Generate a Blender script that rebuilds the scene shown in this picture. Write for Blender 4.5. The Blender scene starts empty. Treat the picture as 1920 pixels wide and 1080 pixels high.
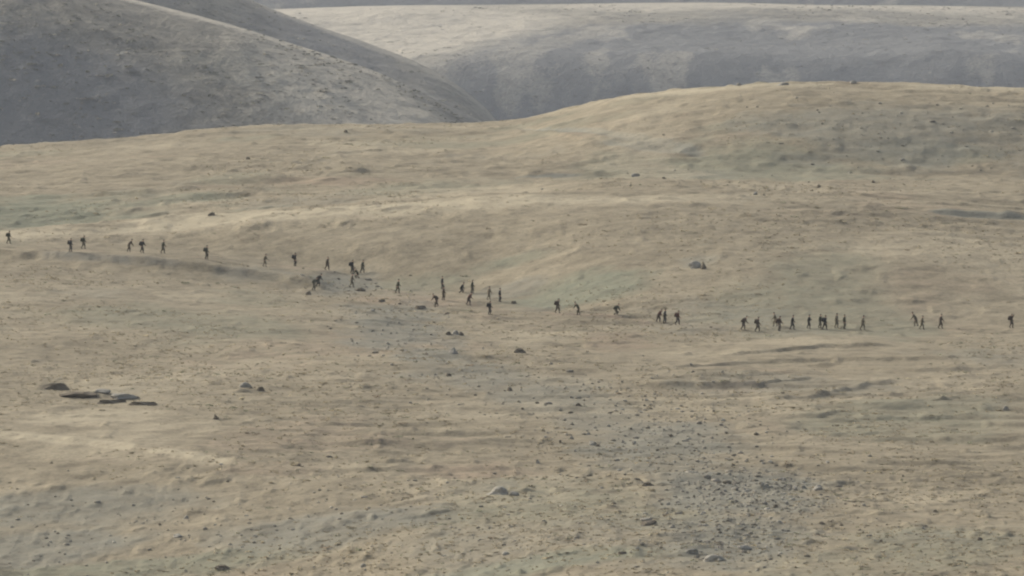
import bpy, bmesh, math, random
import numpy as np
from mathutils import Vector

random.seed(7)
rng = np.random.default_rng(11)
S = bpy.context.scene
R = math.radians

# ------------------------------------------------------------------ camera
CAM_Z = 72.0                      # eye height above the swale the people cross
PITCH = R(4.35)
FPX = 13729.0                     # focal length in pixels of a 1920 wide picture (8 degrees)
cam_d = bpy.data.cameras.new('camera')
cam = bpy.data.objects.new('camera', cam_d)
S.collection.objects.link(cam)
cam.location = (0, 0, CAM_Z)
cam.rotation_euler = (R(90) - PITCH, 0, 0)
cam_d.sensor_width = 36.0
cam_d.lens = 36.0 * FPX / 1920.0
cam_d.clip_start = 1.0
cam_d.clip_end = 60000.0
S.camera = cam
S.render.resolution_x = 1024
S.render.resolution_y = 576

# ------------------------------------------------------------------ sky, sun, exposure
SUN_AZ, SUN_EL = R(-48), R(26)    # ahead and to the left, behind thin cloud
world = bpy.data.worlds.new('World')
S.world = world
world.use_nodes = True
wn = world.node_tree.nodes; wl = world.node_tree.links
sky = wn.new('ShaderNodeTexSky')
sky.sky_type = 'NISHITA'
sky.sun_disc = False
sky.sun_elevation = SUN_EL
sky.sun_rotation = SUN_AZ % (2 * math.pi)
sky.air_density = 1.0
sky.dust_density = 5.0
sky.ozone_density = 1.0
veil = wn.new('ShaderNodeHueSaturation')          # thin cloud greys the blue
veil.inputs['Saturation'].default_value = 0.62
wl.new(sky.outputs[0], veil.inputs['Color'])
wl.new(veil.outputs[0], wn['Background'].inputs[0])
wn['Background'].inputs[1].default_value = 0.085
sd = bpy.data.lights.new('sun', 'SUN')
sd.energy = 2.0
sd.angle = R(10)
sd.color = (1.0, 0.93, 0.82)
sun = bpy.data.objects.new('sun', sd)
S.collection.objects.link(sun)
sdir = Vector((math.sin(SUN_AZ) * math.cos(SUN_EL), math.cos(SUN_AZ) * math.cos(SUN_EL), math.sin(SUN_EL)))
sun.rotation_euler = sdir.to_track_quat('Z', 'Y').to_euler()
S.view_settings.view_transform = 'Standard'
S.view_settings.look = 'None'
S.view_settings.gamma = 1.0
S.view_settings.exposure = 0.94
S.render.engine = 'CYCLES'
S.cycles.filter_width = 2.2

# ------------------------------------------------------------------ helpers
COL = S.collection

def link(o, parent=None):
    COL.objects.link(o)
    if parent is not None:
        o.parent = parent
    return o

def tag(o, label=None, cat=None, group=None, kind=None):
    if label: o['label'] = label
    if cat: o['category'] = cat
    if group: o['group'] = group
    if kind: o['kind'] = kind
    return o

def np_mesh(name, verts, faces):
    """verts (n,3); faces (m,k) with k 3 or 4"""
    me = bpy.data.meshes.new(name)
    n, m, k = len(verts), len(faces), faces.shape[1]
    me.vertices.add(n)
    me.vertices.foreach_set('co', np.ascontiguousarray(verts, dtype=np.float32).ravel())
    me.loops.add(m * k)
    me.loops.foreach_set('vertex_index', np.ascontiguousarray(faces, dtype=np.int32).ravel())
    me.polygons.add(m)
    me.polygons.foreach_set('loop_start', np.arange(0, m * k, k, dtype=np.int32))
    me.polygons.foreach_set('loop_total', np.full(m, k, dtype=np.int32))
    me.update(calc_edges=True)
    return me

def colour_attr(me, name, rgba):
    a = me.attributes.new(name, 'FLOAT_COLOR', 'POINT')
    a.data.foreach_set('color', np.ascontiguousarray(rgba, dtype=np.float32).ravel())

def hash2(ix, iy, seed):
    h = (ix.astype(np.int64) * 374761393 + iy.astype(np.int64) * 668265263 + seed * 974711) & 0xFFFFFFFF
    h = ((h ^ (h >> 13)) * 1274126177) & 0xFFFFFFFF
    h = h ^ (h >> 16)
    return (h & 0xFFFFFF).astype(np.float64) / float(0xFFFFFF) * 2 - 1

def vnoise(x, y, seed=0):
    ix = np.floor(x); iy = np.floor(y)
    fx = x - ix; fy = y - iy
    fx = fx * fx * fx * (fx * (fx * 6 - 15) + 10); fy = fy * fy * fy * (fy * (fy * 6 - 15) + 10)
    a = hash2(ix, iy, seed); b = hash2(ix + 1, iy, seed)
    c = hash2(ix, iy + 1, seed); d = hash2(ix + 1, iy + 1, seed)
    return (a * (1 - fx) + b * fx) * (1 - fy) + (c * (1 - fx) + d * fx) * fy

def fbm(x, y, scale, octs=4, seed=0, gain=0.5):
    v = 0; a = 1.0; t = 0
    c, s_ = math.cos(0.6), math.sin(0.6)
    x = x / scale; y = y / scale
    for o in range(octs):
        v = v + a * vnoise(x, y, seed + o * 17); t += a
        a *= gain
        x, y = (x * c - y * s_) * 2.03, (x * s_ + y * c) * 2.03
    return v / t

def sstep(a, b, x):
    t = np.clip((x - a) / (b - a), 0, 1)
    return t * t * (3 - 2 * t)

def pchip(X, Y, xq):
    """monotone cubic; X,Y (K,N) knots per column, xq (M,) -> (M,N)"""
    X = np.asarray(X, float); Y = np.asarray(Y, float)
    K, N = X.shape
    h = np.diff(X, axis=0); d = np.diff(Y, axis=0) / h
    m = np.zeros_like(X)
    m[0] = d[0]; m[-1] = d[-1]
    w1 = 2 * h[1:] + h[:-1]; w2 = h[1:] + 2 * h[:-1]
    with np.errstate(divide='ignore', invalid='ignore'):
        hm = (w1 + w2) / (w1 / d[:-1] + w2 / d[1:])
    m[1:-1] = np.where(d[:-1] * d[1:] > 0, hm, 0)
    out = np.zeros((len(xq), N))
    for k in range(K - 1):
        t = (xq[:, None] - X[k]) / h[k]
        sel = (t >= 0) & (t <= 1) if 0 < k < K - 2 else ((t <= 1) if k == 0 else (t >= 0))
        t2 = t * t; t3 = t2 * t
        v = (2 * t3 - 3 * t2 + 1) * Y[k] + (t3 - 2 * t2 + t) * h[k] * m[k] + (-2 * t3 + 3 * t2) * Y[k + 1] + (t3 - t2) * h[k] * m[k + 1]
        out = np.where(sel, v, out)
    return out

CP, SP = math.cos(PITCH), math.sin(PITCH)

def z_of_row(row, y):
    """height of a point at distance y that lines up with a picture row: used to plan the relief"""
    yr = -(np.asarray(row, float) - 540.0) / FPX
    return CAM_Z + (-SP + yr * CP) * np.asarray(y, float) / (CP + yr * SP)

# ------------------------------------------------------------------ materials
def new_mat(name):
    m = bpy.data.materials.new(name)
    m.use_nodes = True
    nt = m.node_tree
    b = nt.nodes['Principled BSDF']
    b.inputs['Roughness'].default_value = 0.95
    b.inputs['Specular IOR Level'].default_value = 0.1
    return m, nt, b

def N(nt, kind, **kw):
    n = nt.nodes.new(kind)
    for k, v in kw.items():
        setattr(n, k, v)
    return n

def noise(nt, coord, scale, detail=4, rough=0.6):
    n = N(nt, 'ShaderNodeTexNoise')
    n.inputs['Scale'].default_value = scale
    n.inputs['Detail'].default_value = detail
    n.inputs['Roughness'].default_value = rough
    nt.links.new(coord, n.inputs['Vector'])
    return n.outputs['Fac']

def ramp(nt, fac, stops):
    r = N(nt, 'ShaderNodeValToRGB')
    e = r.color_ramp.elements
    while len(e) < len(stops): e.new(0.5)
    for i, (p, c) in enumerate(stops):
        e[i].position = p
        e[i].color = (c[0], c[1], c[2], 1) if isinstance(c, tuple) else (c, c, c, 1)
    nt.links.new(fac, r.inputs[0])
    return r.outputs[0]

def mix(nt, fac, a, b, mode='MIX'):
    n = N(nt, 'ShaderNodeMix', data_type='RGBA', blend_type=mode)
    for sock, v in ((n.inputs[0], fac), (n.inputs[6], a), (n.inputs[7], b)):
        if isinstance(v, (int, float)): sock.default_value = v
        elif isinstance(v, tuple): sock.default_value = (v[0], v[1], v[2], 1)
        else: nt.links.new(v, sock)
    return n.outputs[2]

def mathn(nt, op, a, b):
    n = N(nt, 'ShaderNodeMath', operation=op)
    for s_, v in zip(n.inputs, (a, b)):
        if isinstance(v, (int, float)): s_.default_value = v
        else: nt.links.new(v, s_)
    return n.outputs[0]

def ground_material(name, dry_lo, dry_hi, green, scrub, red, pale, sc=1.0, bump=0.11):
    m, nt, b = new_mat(name)
    co = N(nt, 'ShaderNodeTexCoord').outputs['Object']
    at = N(nt, 'ShaderNodeAttribute', attribute_name='cover')
    sep = N(nt, 'ShaderNodeSeparateColor')
    nt.links.new(at.outputs['Color'], sep.inputs[0])
    n_big = noise(nt, co, 0.035 / sc, 5, 0.6)
    n_mid = noise(nt, co, 0.35 / sc, 5, 0.65)
    n_fin = noise(nt, co, 2.2 / sc, 4, 0.7)
    f = mathn(nt, 'ADD', mathn(nt, 'MULTIPLY', n_big, 0.28), mathn(nt, 'ADD', mathn(nt, 'MULTIPLY', n_mid, 0.44), mathn(nt, 'MULTIPLY', n_fin, 0.28)))
    base = ramp(nt, f, [(0.39, dry_lo), (0.5, tuple((a + c) / 2 for a, c in zip(dry_lo, dry_hi))), (0.61, dry_hi)])
    def amount(ch, nz, lo, hi):
        return ramp(nt, mathn(nt, 'ADD', ch, mathn(nt, 'MULTIPLY', mathn(nt, 'SUBTRACT', nz, 0.5), 0.9)), [(lo, 0.0), (hi, 1.0)])
    c = mix(nt, amount(sep.outputs[2], n_mid, 0.25, 0.95), base, red)
    c = mix(nt, amount(sep.outputs[0], n_mid, 0.2, 0.95), c, green)
    c = mix(nt, amount(sep.outputs[1], n_mid, 0.2, 0.95), c, scrub)
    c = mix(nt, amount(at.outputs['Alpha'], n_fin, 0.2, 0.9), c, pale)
    # worn bare specks and dead stems
    n_sp = noise(nt, co, 0.9 / sc, 3, 0.8)
    c = mix(nt, ramp(nt, n_sp, [(0.56, 0.0), (0.70, 0.6)]), c, tuple(v * 0.55 for v in dry_lo))
    c = mix(nt, ramp(nt, n_sp, [(0.28, 0.35), (0.38, 0.0)]), c, pale)
    n_mot = noise(nt, co, 0.22 / sc, 6, 0.75)
    c = mix(nt, 1.0, c, ramp(nt, n_mot, [(0.36, 0.74), (0.48, 0.95), (0.64, 1.0)]), 'MULTIPLY')
    nt.links.new(c, b.inputs['Base Color'])
    bp = N(nt, 'ShaderNodeBump')
    bp.inputs['Strength'].default_value = 0.8
    bp.inputs['Distance'].default_value = bump * sc
    nt.links.new(mathn(nt, 'ADD', n_fin, mathn(nt, 'MULTIPLY', n_mid, 2.0)), bp.inputs['Height'])
    nt.links.new(bp.outputs[0], b.inputs['Normal'])
    return m

M_ground = ground_material('dry_steppe', (0.196, 0.168, 0.113), (0.334, 0.290, 0.202), (0.208, 0.212, 0.150), (0.215, 0.209, 0.166), (0.290, 0.220, 0.155), (0.405, 0.355, 0.250))
M_hill = ground_material('scrubby_hillside', (0.175, 0.165, 0.136), (0.330, 0.305, 0.245), (0.165, 0.170, 0.140), (0.165, 0.168, 0.165), (0.29, 0.245, 0.195), (0.48, 0.44, 0.355), sc=4.0, bump=0.30)

def simple_noise_mat(name, lo, hi, scale, rough=0.95, bump=0.02):
    m, nt, b = new_mat(name)
    co = N(nt, 'ShaderNodeTexCoord').outputs['Object']
    f = noise(nt, co, scale, 5, 0.65)
    nt.links.new(ramp(nt, f, [(0.33, lo), (0.67, hi)]), b.inputs['Base Color'])
    b.inputs['Roughness'].default_value = rough
    bp = N(nt, 'ShaderNodeBump'); bp.inputs['Distance'].default_value = bump
    nt.links.new(f, bp.inputs['Height']); nt.links.new(bp.outputs[0], b.inputs['Normal'])
    return m

M_rock_pale = simple_noise_mat('pale_limestone', (0.26, 0.243, 0.203), (0.42, 0.395, 0.335), 3.0)
M_rock_grey = simple_noise_mat('grey_stone', (0.21, 0.20, 0.168), (0.37, 0.35, 0.30), 3.0)
M_rock_dark = simple_noise_mat('dark_lichen_stone', (0.090, 0.076, 0.054), (0.215, 0.183, 0.135), 3.0)

def attr_mat(name, attr):
    m, nt, b = new_mat(name)
    a = N(nt, 'ShaderNodeAttribute', attribute_name=attr)
    co = N(nt, 'ShaderNodeTexCoord').outputs['Object']
    v = ramp(nt, noise(nt, co, 1.5, 3), [(0.3, 0.75), (0.7, 1.0)])
    c = mix(nt, 1.0, a.outputs['Color'], v, 'MULTIPLY')
    nt.links.new(c, b.inputs['Base Color'])
    tr = N(nt, 'ShaderNodeBsdfTranslucent'); nt.links.new(c, tr.inputs['Color'])
    ms = N(nt, 'ShaderNodeMixShader'); ms.inputs[0].default_value = 0.6
    nt.links.new(b.outputs[0], ms.inputs[1]); nt.links.new(tr.outputs[0], ms.inputs[2])
    nt.links.new(ms.outputs[0], nt.nodes['Material Output'].inputs['Surface'])
    return m
M_tuft = attr_mat('dry_tussock', 'tint')

# ------------------------------------------------------------------ ground relief
# planned along lines that run away from the viewpoint; each entry: picture column, then (row, distance) of the lines of relief
PX = [-3200, -500, 0, 260, 520, 760, 900, 1200, 1500, 1920, 2420, 5100]
def row_knots():
    T = {}
    #          near slope    rim of fore-rise  mid slope       swale edge      channel         far bank        people line     hill face       hill crest
    T[-3200] = [(1120, 652), (770, 770), (650, 845), (492, 960), (489, 966), (478, 971), (445, 992), (430, 1000), (420, 1010)]
    T[-500]  = [(1120, 652), (780, 765), (650, 845), (492, 960), (489, 966), (478, 971), (448, 992), (440, 1000), (436, 1010)]
    T[0]     = [(1120, 652), (806, 748), (655, 842), (500, 955), (497, 961), (486, 967), (462, 987), (450, 993), (434, 1004)]
    T[260]   = [(1120, 650), (832, 734), (660, 838), (520, 945), (517, 951), (500, 957), (474, 980), (445, 995), (412, 1010)]
    T[520]   = [(1120, 644), (868, 716), (670, 832), (545, 937), (541, 944), (528, 951), (498, 972), (440, 987), (392, 1006)]
    T[760]   = [(1120, 632), (880, 708), (690, 820), (585, 915), (572, 926), (560, 938), (540, 953), (450, 976), (376, 1004)]
    T[900]   = [(1120, 626), (885, 705), (700, 814), (610, 898), (595, 909), (578, 924), (560, 940), (450, 972), (368, 1003)]
    T[1200]  = [(1120, 612), (885, 705), (720, 802), (640, 868), (625, 881), (612, 892), (598, 906), (470, 950), (366, 1002)]
    T[1500]  = [(1120, 610), (890, 703), (730, 796), (655, 853), (640, 866), (626, 880), (612, 893), (480, 944), (374, 1006)]
    T[1920]  = [(1120, 608), (895, 700), (740, 790), (655, 853), (640, 866), (624, 882), (610, 895), (480, 948), (386, 1014)]
    T[2420]  = [(1120, 608), (895, 700), (740, 790), (650, 856), (636, 868), (620, 884), (600, 900), (480, 968), (390, 1034)]
    T[5100]  = [(1120, 608), (895, 700), (740, 790), (650, 856), (636, 868), (620, 884), (600, 900), (480, 968), (390, 1034)]
    return T
# behind the hill crest: (drop behind crest, run), then foot of far rise (row, y), skyline of the near ground (row, y)
BACK = {-3200: (2.6, 30, 385, 1066, 330, 1190), -500: (2.6, 30, 398, 1064, 300, 1215), 0: (2.6, 30, 396, 1066, 272, 1240), 260: (2.4, 30, 374, 1073, 249, 1265),
        520: (2.2, 32, 352, 1084, 229, 1290), 760: (1.8, 36, 340, 1096, 226, 1295), 900: (1.2, 36, 332, 1104, 227, 1285),
        1200: (0.5, 36, 325, 1112, 172, 1235), 1500: (0.3, 36, 325, 1112, 152, 1205), 1920: (0.3, 36, 335, 1112, 160, 1205),
        2420: (0.3, 36, 335, 1120, 185, 1210), 5100: (0.3, 36, 340, 1120, 260, 1280)}

kn = row_knots()
KY, KZ = [], []
for p in PX:
    ys = [-420, -60, 0, 60, 200, 400]; zs = [-30, CAM_Z - 3.0, CAM_Z - 1.8, 55, 15, -3.5]
    for r_, y_ in kn[p]:
        ys.append(y_); zs.append(float(z_of_row(r_, y_)))
    dz, run, r2, y2, r3, y3 = BACK[p]
    yc, zc = ys[-1], zs[-1]
    ys.append(yc + run); zs.append(min(zc - dz, float(z_of_row(kn[p][-1][0], yc + run)) - 0.3 if dz > 0.9 else zc - dz))
    ys.append(y2); zs.append(float(z_of_row(r2, y2)))
    ymid = y2 + 0.55 * (y3 - y2)
    ys.append(ymid); zs.append(float(z_of_row(r2 + (r3 - r2) * (0.70 if p > 1000 else 0.66), ymid)))
    ys.append(y3); zs.append(float(z_of_row(r3 + (10 if p < 300 else 5), y3)))
    ys.append(y3 + 36); zs.append(zs[-1] - 4.6)
    ys.append(y3 + 130); zs.append(zs[-1] - 12)
    ys.append(y3 + 420); zs.append(-70)
    ys.append(2300); zs.append(-215)
    KY.append(ys); KZ.append(zs)
KY = np.array(KY).T; KZ = np.array(KZ).T                         # (K, P)

def spread(y_px, vals, q):
    """smooth interpolation over columns"""
    return pchip(np.array(y_px, float)[:, None], np.array(vals, float)[:, None], np.asarray(q, float))[:, 0]

px_f = np.arange(-260, 2181, 4.0)
px_l = -260 - np.cumsum(np.geomspace(6, 250, 34))[::-1]
px_r = 2180 + np.cumsum(np.geomspace(6, 250, 34))
GPX = np.concatenate([px_l, px_f, px_r])
GPX = np.clip(GPX, -3200, 5100); GPX = np.unique(GPX)
GU = (GPX - 960) / FPX
yy = [-420.0]
while yy[-1] < 2300:
    y = yy[-1]
    if y < 560: d = 12
    elif y < 600: d = 1.5
    elif y < 1060: d = 0.36 + 0.30 * (y - 600) / 460
    elif y < 1330: d = 1.0
    else: d = 16
    yy.append(y + d)
GY = np.array(yy)
kyc = np.array([spread(PX, KY[k], GPX) for k in range(len(KY))])
kzc = np.array([spread(PX, KZ[k], GPX) for k in range(len(KZ))])
GZ = pchip(kyc, kzc, GY)                                          # (M, N)
GG = np.where(GY >= 400, GY, 200 + 200 * np.exp((np.minimum(GY, 400) - 400) / 200))
GX = GU[None, :] * GG[:, None] * np.where(GY[:, None] < 400, 1.0, 1.0)
GYY = np.repeat(GY[:, None], len(GU), axis=1)

def ground_z(x, y):
    x = np.asarray(x, float); y = np.asarray(y, float)
    g = np.where(y >= 400, y, 200 + 200 * np.exp((np.minimum(y, 400) - 400) / 200))
    u = x / g
    i = np.clip(np.searchsorted(GY, y) - 1, 0, len(GY) - 2); j = np.clip(np.searchsorted(GU, u) - 1, 0, len(GU) - 2)
    a = np.clip((y - GY[i]) / (GY[i + 1] - GY[i]), 0, 1); b = np.clip((u - GU[j]) / (GU[j + 1] - GU[j]), 0, 1)
    return (GZ[i, j] * (1 - b) + GZ[i, j + 1] * b) * (1 - a) + (GZ[i + 1, j] * (1 - b) + GZ[i + 1, j + 1] * b) * a

RAY_Y = np.arange(560, 1450, 0.2)
def hit(px, row):
    """where the line of sight through a picture point meets the ground"""
    xr = (px - 960) / FPX; yr = -(row - 540) / FPX
    t = RAY_Y / (CP + yr * SP)
    x = xr * t; z = CAM_Z + (-SP + yr * CP) * t
    below = z <= ground_z(x, RAY_Y)
    if not below.any():
        k = int(np.argmin(np.abs(z - ground_z(x, RAY_Y))))
    else:
        k = int(np.argmax(below))
    return x[k], RAY_Y[k]

# rolling unevenness
vis = sstep(500, 600, GYY) * (1 - sstep(1400, 1700, GYY)) + 0.5
GZ = GZ + vis * (0.42 * fbm(GX, GYY, 46, 3, 5) + 0.16 * fbm(GX, GYY, 13, 3, 23) + (0.10 + 0.03 * sstep(930, 990, GYY)) * fbm(GX, GYY, 3.5, 3, 41))
# terracettes: low treads along the slope
ter = fbm(GX * 0.25, GYY * 1.0, 5.0, 3, 77)
GZ = GZ + vis * 0.16 * np.tanh(ter * 4) * sstep(-0.2, 0.5, fbm(GX, GYY, 60, 2, 90) + 0.15)

def scarp(pts, h, w=0.8, L=6.0):
    """a small bank facing the viewer along a line of picture points; the ground behind it eases back over L metres"""
    P = [hit(a, b) for a, b in pts]
    scarp_world(P, h * 0.62, w * 2.4, L * 1.3)

def scarp_world(P, h, w, L):
    P = sorted(P)
    xs = np.array([p[0] for p in P]); ys = np.array([p[1] for p in P])
    y0, y1 = ys.min() - 3, ys.max() + 5 * L
    i0, i1 = np.searchsorted(GY, y0), np.searchsorted(GY, y1)
    u0, u1 = min(xs.min() / y0, xs.min() / y1), max(xs.max() / y0, xs.max() / y1)
    j0, j1 = max(np.searchsorted(GU, u0) - 1, 0), np.searchsorted(GU, u1) + 1
    if i1 <= i0 or j1 <= j0: return
    X = GX[i0:i1, j0:j1]; Y = GYY[i0:i1, j0:j1]
    s = Y - np.interp(X, xs, ys) + 0.5 * vnoise(X / 1.7, X * 0 + h * 91, 3)
    ln = max(xs[-1] - xs[0], 0.1); tpr = min(0.35 * ln, 5)
    win = sstep(xs[0], xs[0] + tpr, X) * (1 - sstep(xs[-1] - tpr, xs[-1], X))
    GZ[i0:i1, j0:j1] += h * win * sstep(-w, 0, s) * np.exp(-np.maximum(s, 0) / L)

def groove(pts, depth, w):
    P = sorted(hit(a, b) for a, b in pts)
    xs = np.array([p[0] for p in P]); ys = np.array([p[1] for p in P])
    i0, i1 = np.searchsorted(GY, ys.min() - 4 * w), np.searchsorted(GY, ys.max() + 4 * w)
    X = GX[i0:i1]; Y = GYY[i0:i1]
    s = (Y - np.interp(X, xs, ys)) / w
    win = sstep(xs[0], xs[0] + 3, X) * (1 - sstep(xs[-1] - 3, xs[-1], X))
    GZ[i0:i1] -= depth * win * np.exp(-s * s)

# the bank beyond the left channel, the ribbed treads on the right, tracks on the far plain
scarp_world([((p - 960) / FPX * y_, y_) for p, y_ in [(-160, 971), (0, 969), (90, 966), (180, 962), (262, 959), (330, 957), (440, 955), (530, 952), (640, 946)]], 0.95, 2.8, 18)
scarp([(1330, 672), (1460, 660), (1540, 652), (1700, 650)], 0.62, 0.7, 9)
scarp([(1230, 690), (1380, 682), (1500, 676), (1700, 676), (1900, 672)], 0.5, 0.7, 8)
scarp([(1380, 752), (1470, 748), (1540, 736), (1640, 722), (1720, 712)], 0.46, 1.0, 8)
scarp([(1420, 784), (1530, 782), (1590, 772), (1660, 764), (1760, 756)], 0.46, 1.0, 8)
scarp([(1680, 752), (1800, 748), (1960, 746)], 0.55, 0.8, 8)
scarp([(1230, 622), (1310, 617), (1500, 616), (1640, 620), (1790, 614)], 0.26, 0.6, 5)
scarp([(1180, 720), (1300, 728), (1420, 722), (1560, 705)], 0.5, 0.8, 8)
scarp([(1640, 905), (1760, 900), (1960, 906)], 0.26, 0.6, 5)
scarp([(1490, 955), (1620, 962), (1720, 968)], 0.28, 0.6, 5)
scarp([(1160, 1012), (1330, 1005), (1430, 1000)], 0.30, 0.6, 4)
scarp([(960, 1028), (1100, 1030), (1240, 1034)], 0.34, 0.6, 4)
scarp([(400, 783), (520, 792), (640, 798), (700, 800)], 0.26, 0.5, 5)
scarp([(600, 822), (700, 828), (780, 826)], 0.30, 0.5, 5)
scarp([(380, 812), (470, 818), (540, 828)], 0.25, 0.5, 5)
scarp([(-80, 808), (0, 812), (160, 826), (300, 846), (450, 868), (600, 886)], 0.34, 1.2, 9)
scarp([(800, 905), (930, 912), (1050, 932)], 0.28, 0.6, 5)
scarp([(500, 320), (620, 326), (720, 318)], 0.5, 1.0, 9)
scarp([(360, 345), (480, 338), (560, 336)], 0.45, 1.0, 9)
scarp([(580, 292), (680, 284), (760, 280)], 0.45, 1.0, 9)
scarp([(940, 332), (1020, 330), (1110, 328)], 0.5, 1.0, 9)
scarp([(780, 350), (900, 345), (1000, 342)], 0.35, 0.9, 9)
groove([(960, 238), (1050, 244), (1140, 254), (1240, 270), (1340, 290)], 0.35, 4.0)
groove([(1110, 266), (1200, 274), (1290, 287)], 0.3, 3.5)
scarp([(1000, 252), (1090, 262), (1180, 262)], 0.5, 1.0, 9)
scarp([(1130, 232), (1220, 222), (1300, 205)], 0.5, 1.2, 9)
scarp([(300, 372), (420, 366), (520, 356)], 0.5, 1.0, 9)
scarp([(80, 340), (220, 332), (330, 330)], 0.45, 1.0, 9)
scarp([(1250, 700), (1380, 706), (1480, 700)], 0.34, 0.8, 5)
scarp([(1550, 690), (1720, 696), (1900, 690)], 0.5, 0.8, 8)
scarp([(1500, 820), (1650, 812), (1830, 818)], 0.30, 0.8, 6)
scarp([(60, 640), (200, 648), (330, 652)], 0.28, 0.7, 6)
scarp([(350, 598), (480, 604), (620, 612)], 0.30, 0.7, 6)
scarp([(120, 580), (260, 584), (380, 590)], 0.28, 0.7, 6)
scarp([(980, 712), (1080, 716), (1150, 712)], 0.28, 0.6, 5)
scarp([(1720, 394), (1820, 402), (1960, 414)], 0.65, 0.45, 8)
# many short treads and hummock edges
for k in range(3000):
    x_px = rng.uniform(-200, 2120); r_ = 1130 - 800 * rng.uniform(0, 1) ** 0.9
    y_ = 72.0 / math.tan(PITCH + math.atan((r_ - 540) / FPX))
    x_ = (x_px - 960) / FPX * y_
    ln = rng.uniform(0.9, 4.5); sl = rng.normal(0, 0.35)
    if k % 3 == 0:
        y_ = rng.uniform(990, 1290); x_ = (x_px - 960) / FPX * y_; ln *= 1.5
    scarp_world([(x_ - ln / 2, y_ - sl * ln / 2), (x_, y_ + rng.normal(0, 0.25)), (x_ + ln / 2, y_ + sl * ln / 2)], rng.uniform(0.06, 0.20) * (1.5 if k % 3 == 0 else 1.0), 0.5 if k % 3 else 0.9, rng.uniform(1.2, 3.5))

for k in range(900):
    y_ = rng.uniform(618, 715); x_ = (rng.uniform(-200, 2120) - 960) / FPX * y_; ln = rng.uniform(0.5, 2.2)
    scarp_world([(x_ - ln / 2, y_), (x_, y_ + rng.normal(0, 0.2)), (x_ + ln / 2, y_ + rng.normal(0, .3))], rng.uniform(0.06, 0.18), 0.45, rng.uniform(.8, 2.0))

# vegetation cover: R green, G grey scrub, B reddish soil, A pale bare; bank shade and crest light painted in too
COV = np.zeros(GX.shape + (4,))
WOB = [0.55 * fbm(GX, GYY, 9, 4, 200 + c) for c in range(4)]
def patch(ch, px, row, wx, wr, amt):
    x, y = hit(px, row)
    _, ya = hit(px, row + wr); _, yb = hit(px, row - wr)
    sx = wx / FPX * y; sy = max(abs(yb - ya) / 2, 2.0)
    d = np.sqrt(((GX - x) / sx) ** 2 + ((GYY - y) / sy) ** 2) + WOB[ch]
    COV[..., ch] = np.maximum(COV[..., ch], amt * (1 - sstep(0.35, 1.25, d)))
for a in [(60, 400, 190, 30, .95), (960, 490, 110, 20, .7), (1080, 545, 150, 34, .9), (780, 535, 150, 20, .6), (1420, 325, 320, 16, .7), (1150, 325, 130, 14, .6), (1750, 290, 180, 26, .6),
          (1000, 1062, 420, 26, .85), (1250, 970, 200, 34, .5), (480, 560, 130, 20, .4), (1330, 165, 220, 10, .5), (300, 1060, 420, 26, .7), (980, 235, 120, 8, .5), (20, 290, 140, 14, .5)]:
    patch(0, *a)
for a in [(730, 615, 130, 60, .8), (800, 668, 90, 36, .8), (900, 702, 110, 34, .7), (1040, 750, 130, 38, .7), (640, 535, 80, 26, .85), (470, 505, 110, 18, .55), (1130, 785, 120, 40, .6), (1240, 840, 200, 60, .8), (1390, 922, 200, 60, .85), (1370, 1010, 210, 60, .85), (1700, 235, 330, 60, .7), (120, 960, 300, 50, .75),
          (620, 985, 300, 40, .75), (80, 1030, 220, 40, .8), (850, 655, 40, 30, .6), (960, 545, 90, 16, .6), (1305, 492, 50, 14, .6), (210, 735, 90, 14, .5), (940, 915, 60, 14, .5)]:
    patch(1, *a)
for a in [(620, 338, 160, 14, .55), (760, 565, 110, 12, .6), (900, 880, 160, 18, .55), (480, 880, 130, 18, .5), (1160, 640, 90, 18, .5), (1380, 730, 90, 14, .45), (540, 500, 70, 10, .4), (1300, 260, 170, 26, .4), (1420, 900, 60, 20, .4), (1560, 400, 260, 20, .3), (1760, 520, 300, 40, .35), (150, 860, 260, 20, .3)]:
    patch(2, *a)
for a in [(150, 785, 190, 18, .7), (1480, 640, 160, 8, .5), (1300, 665, 200, 8, .4), (560, 875, 80, 8, .5), (1740, 930, 220, 26, .4), (900, 362, 260, 6, .6), (1100, 715, 110, 12, .5), (1560, 830, 200, 14, .35), (700, 240, 240, 14, .4), (1720, 158, 160, 6, .5)]:  # pale ground; those along crests paint in rim light
    patch(3, *a)
# the pale worn line along the rim of the near rise
P = sorted(hit(a, b) for a, b in [(-80, 806), (0, 810), (160, 824), (300, 844), (450, 866), (560, 880), (700, 896)])
ln_y = np.interp(GX, [p[0] for p in P], [p[1] for p in P])
COV[..., 3] = np.maximum(COV[..., 3], 1.15 * np.exp(-((GYY - ln_y + 0.3) / 2.8) ** 2) * (1 - sstep(P[-1][0] - 22, P[-1][0] + 2, GX)) * sstep(-0.9, 0.0, fbm(GX, GYY, 6, 2, 9)))
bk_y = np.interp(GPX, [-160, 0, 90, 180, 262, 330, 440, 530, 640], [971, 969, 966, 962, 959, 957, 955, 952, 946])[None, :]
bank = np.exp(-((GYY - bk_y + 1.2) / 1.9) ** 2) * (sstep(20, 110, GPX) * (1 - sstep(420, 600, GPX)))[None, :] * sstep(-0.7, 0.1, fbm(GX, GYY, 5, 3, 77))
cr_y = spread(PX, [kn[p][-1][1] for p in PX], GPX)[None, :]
COV[..., 3] = np.maximum(COV[..., 3], 1.05 * np.exp(-((GYY - cr_y + 5) / 9.0) ** 2) * sstep(-0.8, 0.0, fbm(GX, GYY, 14, 3, 19)) * (1 - 0.6 * sstep(1000, 1600, GPX)[None, :]))  # hill crest lightened in colour, as its upturned top catches light
sk_y = spread(PX, [BACK[p][5] for p in PX], GPX)[None, :]
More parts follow.
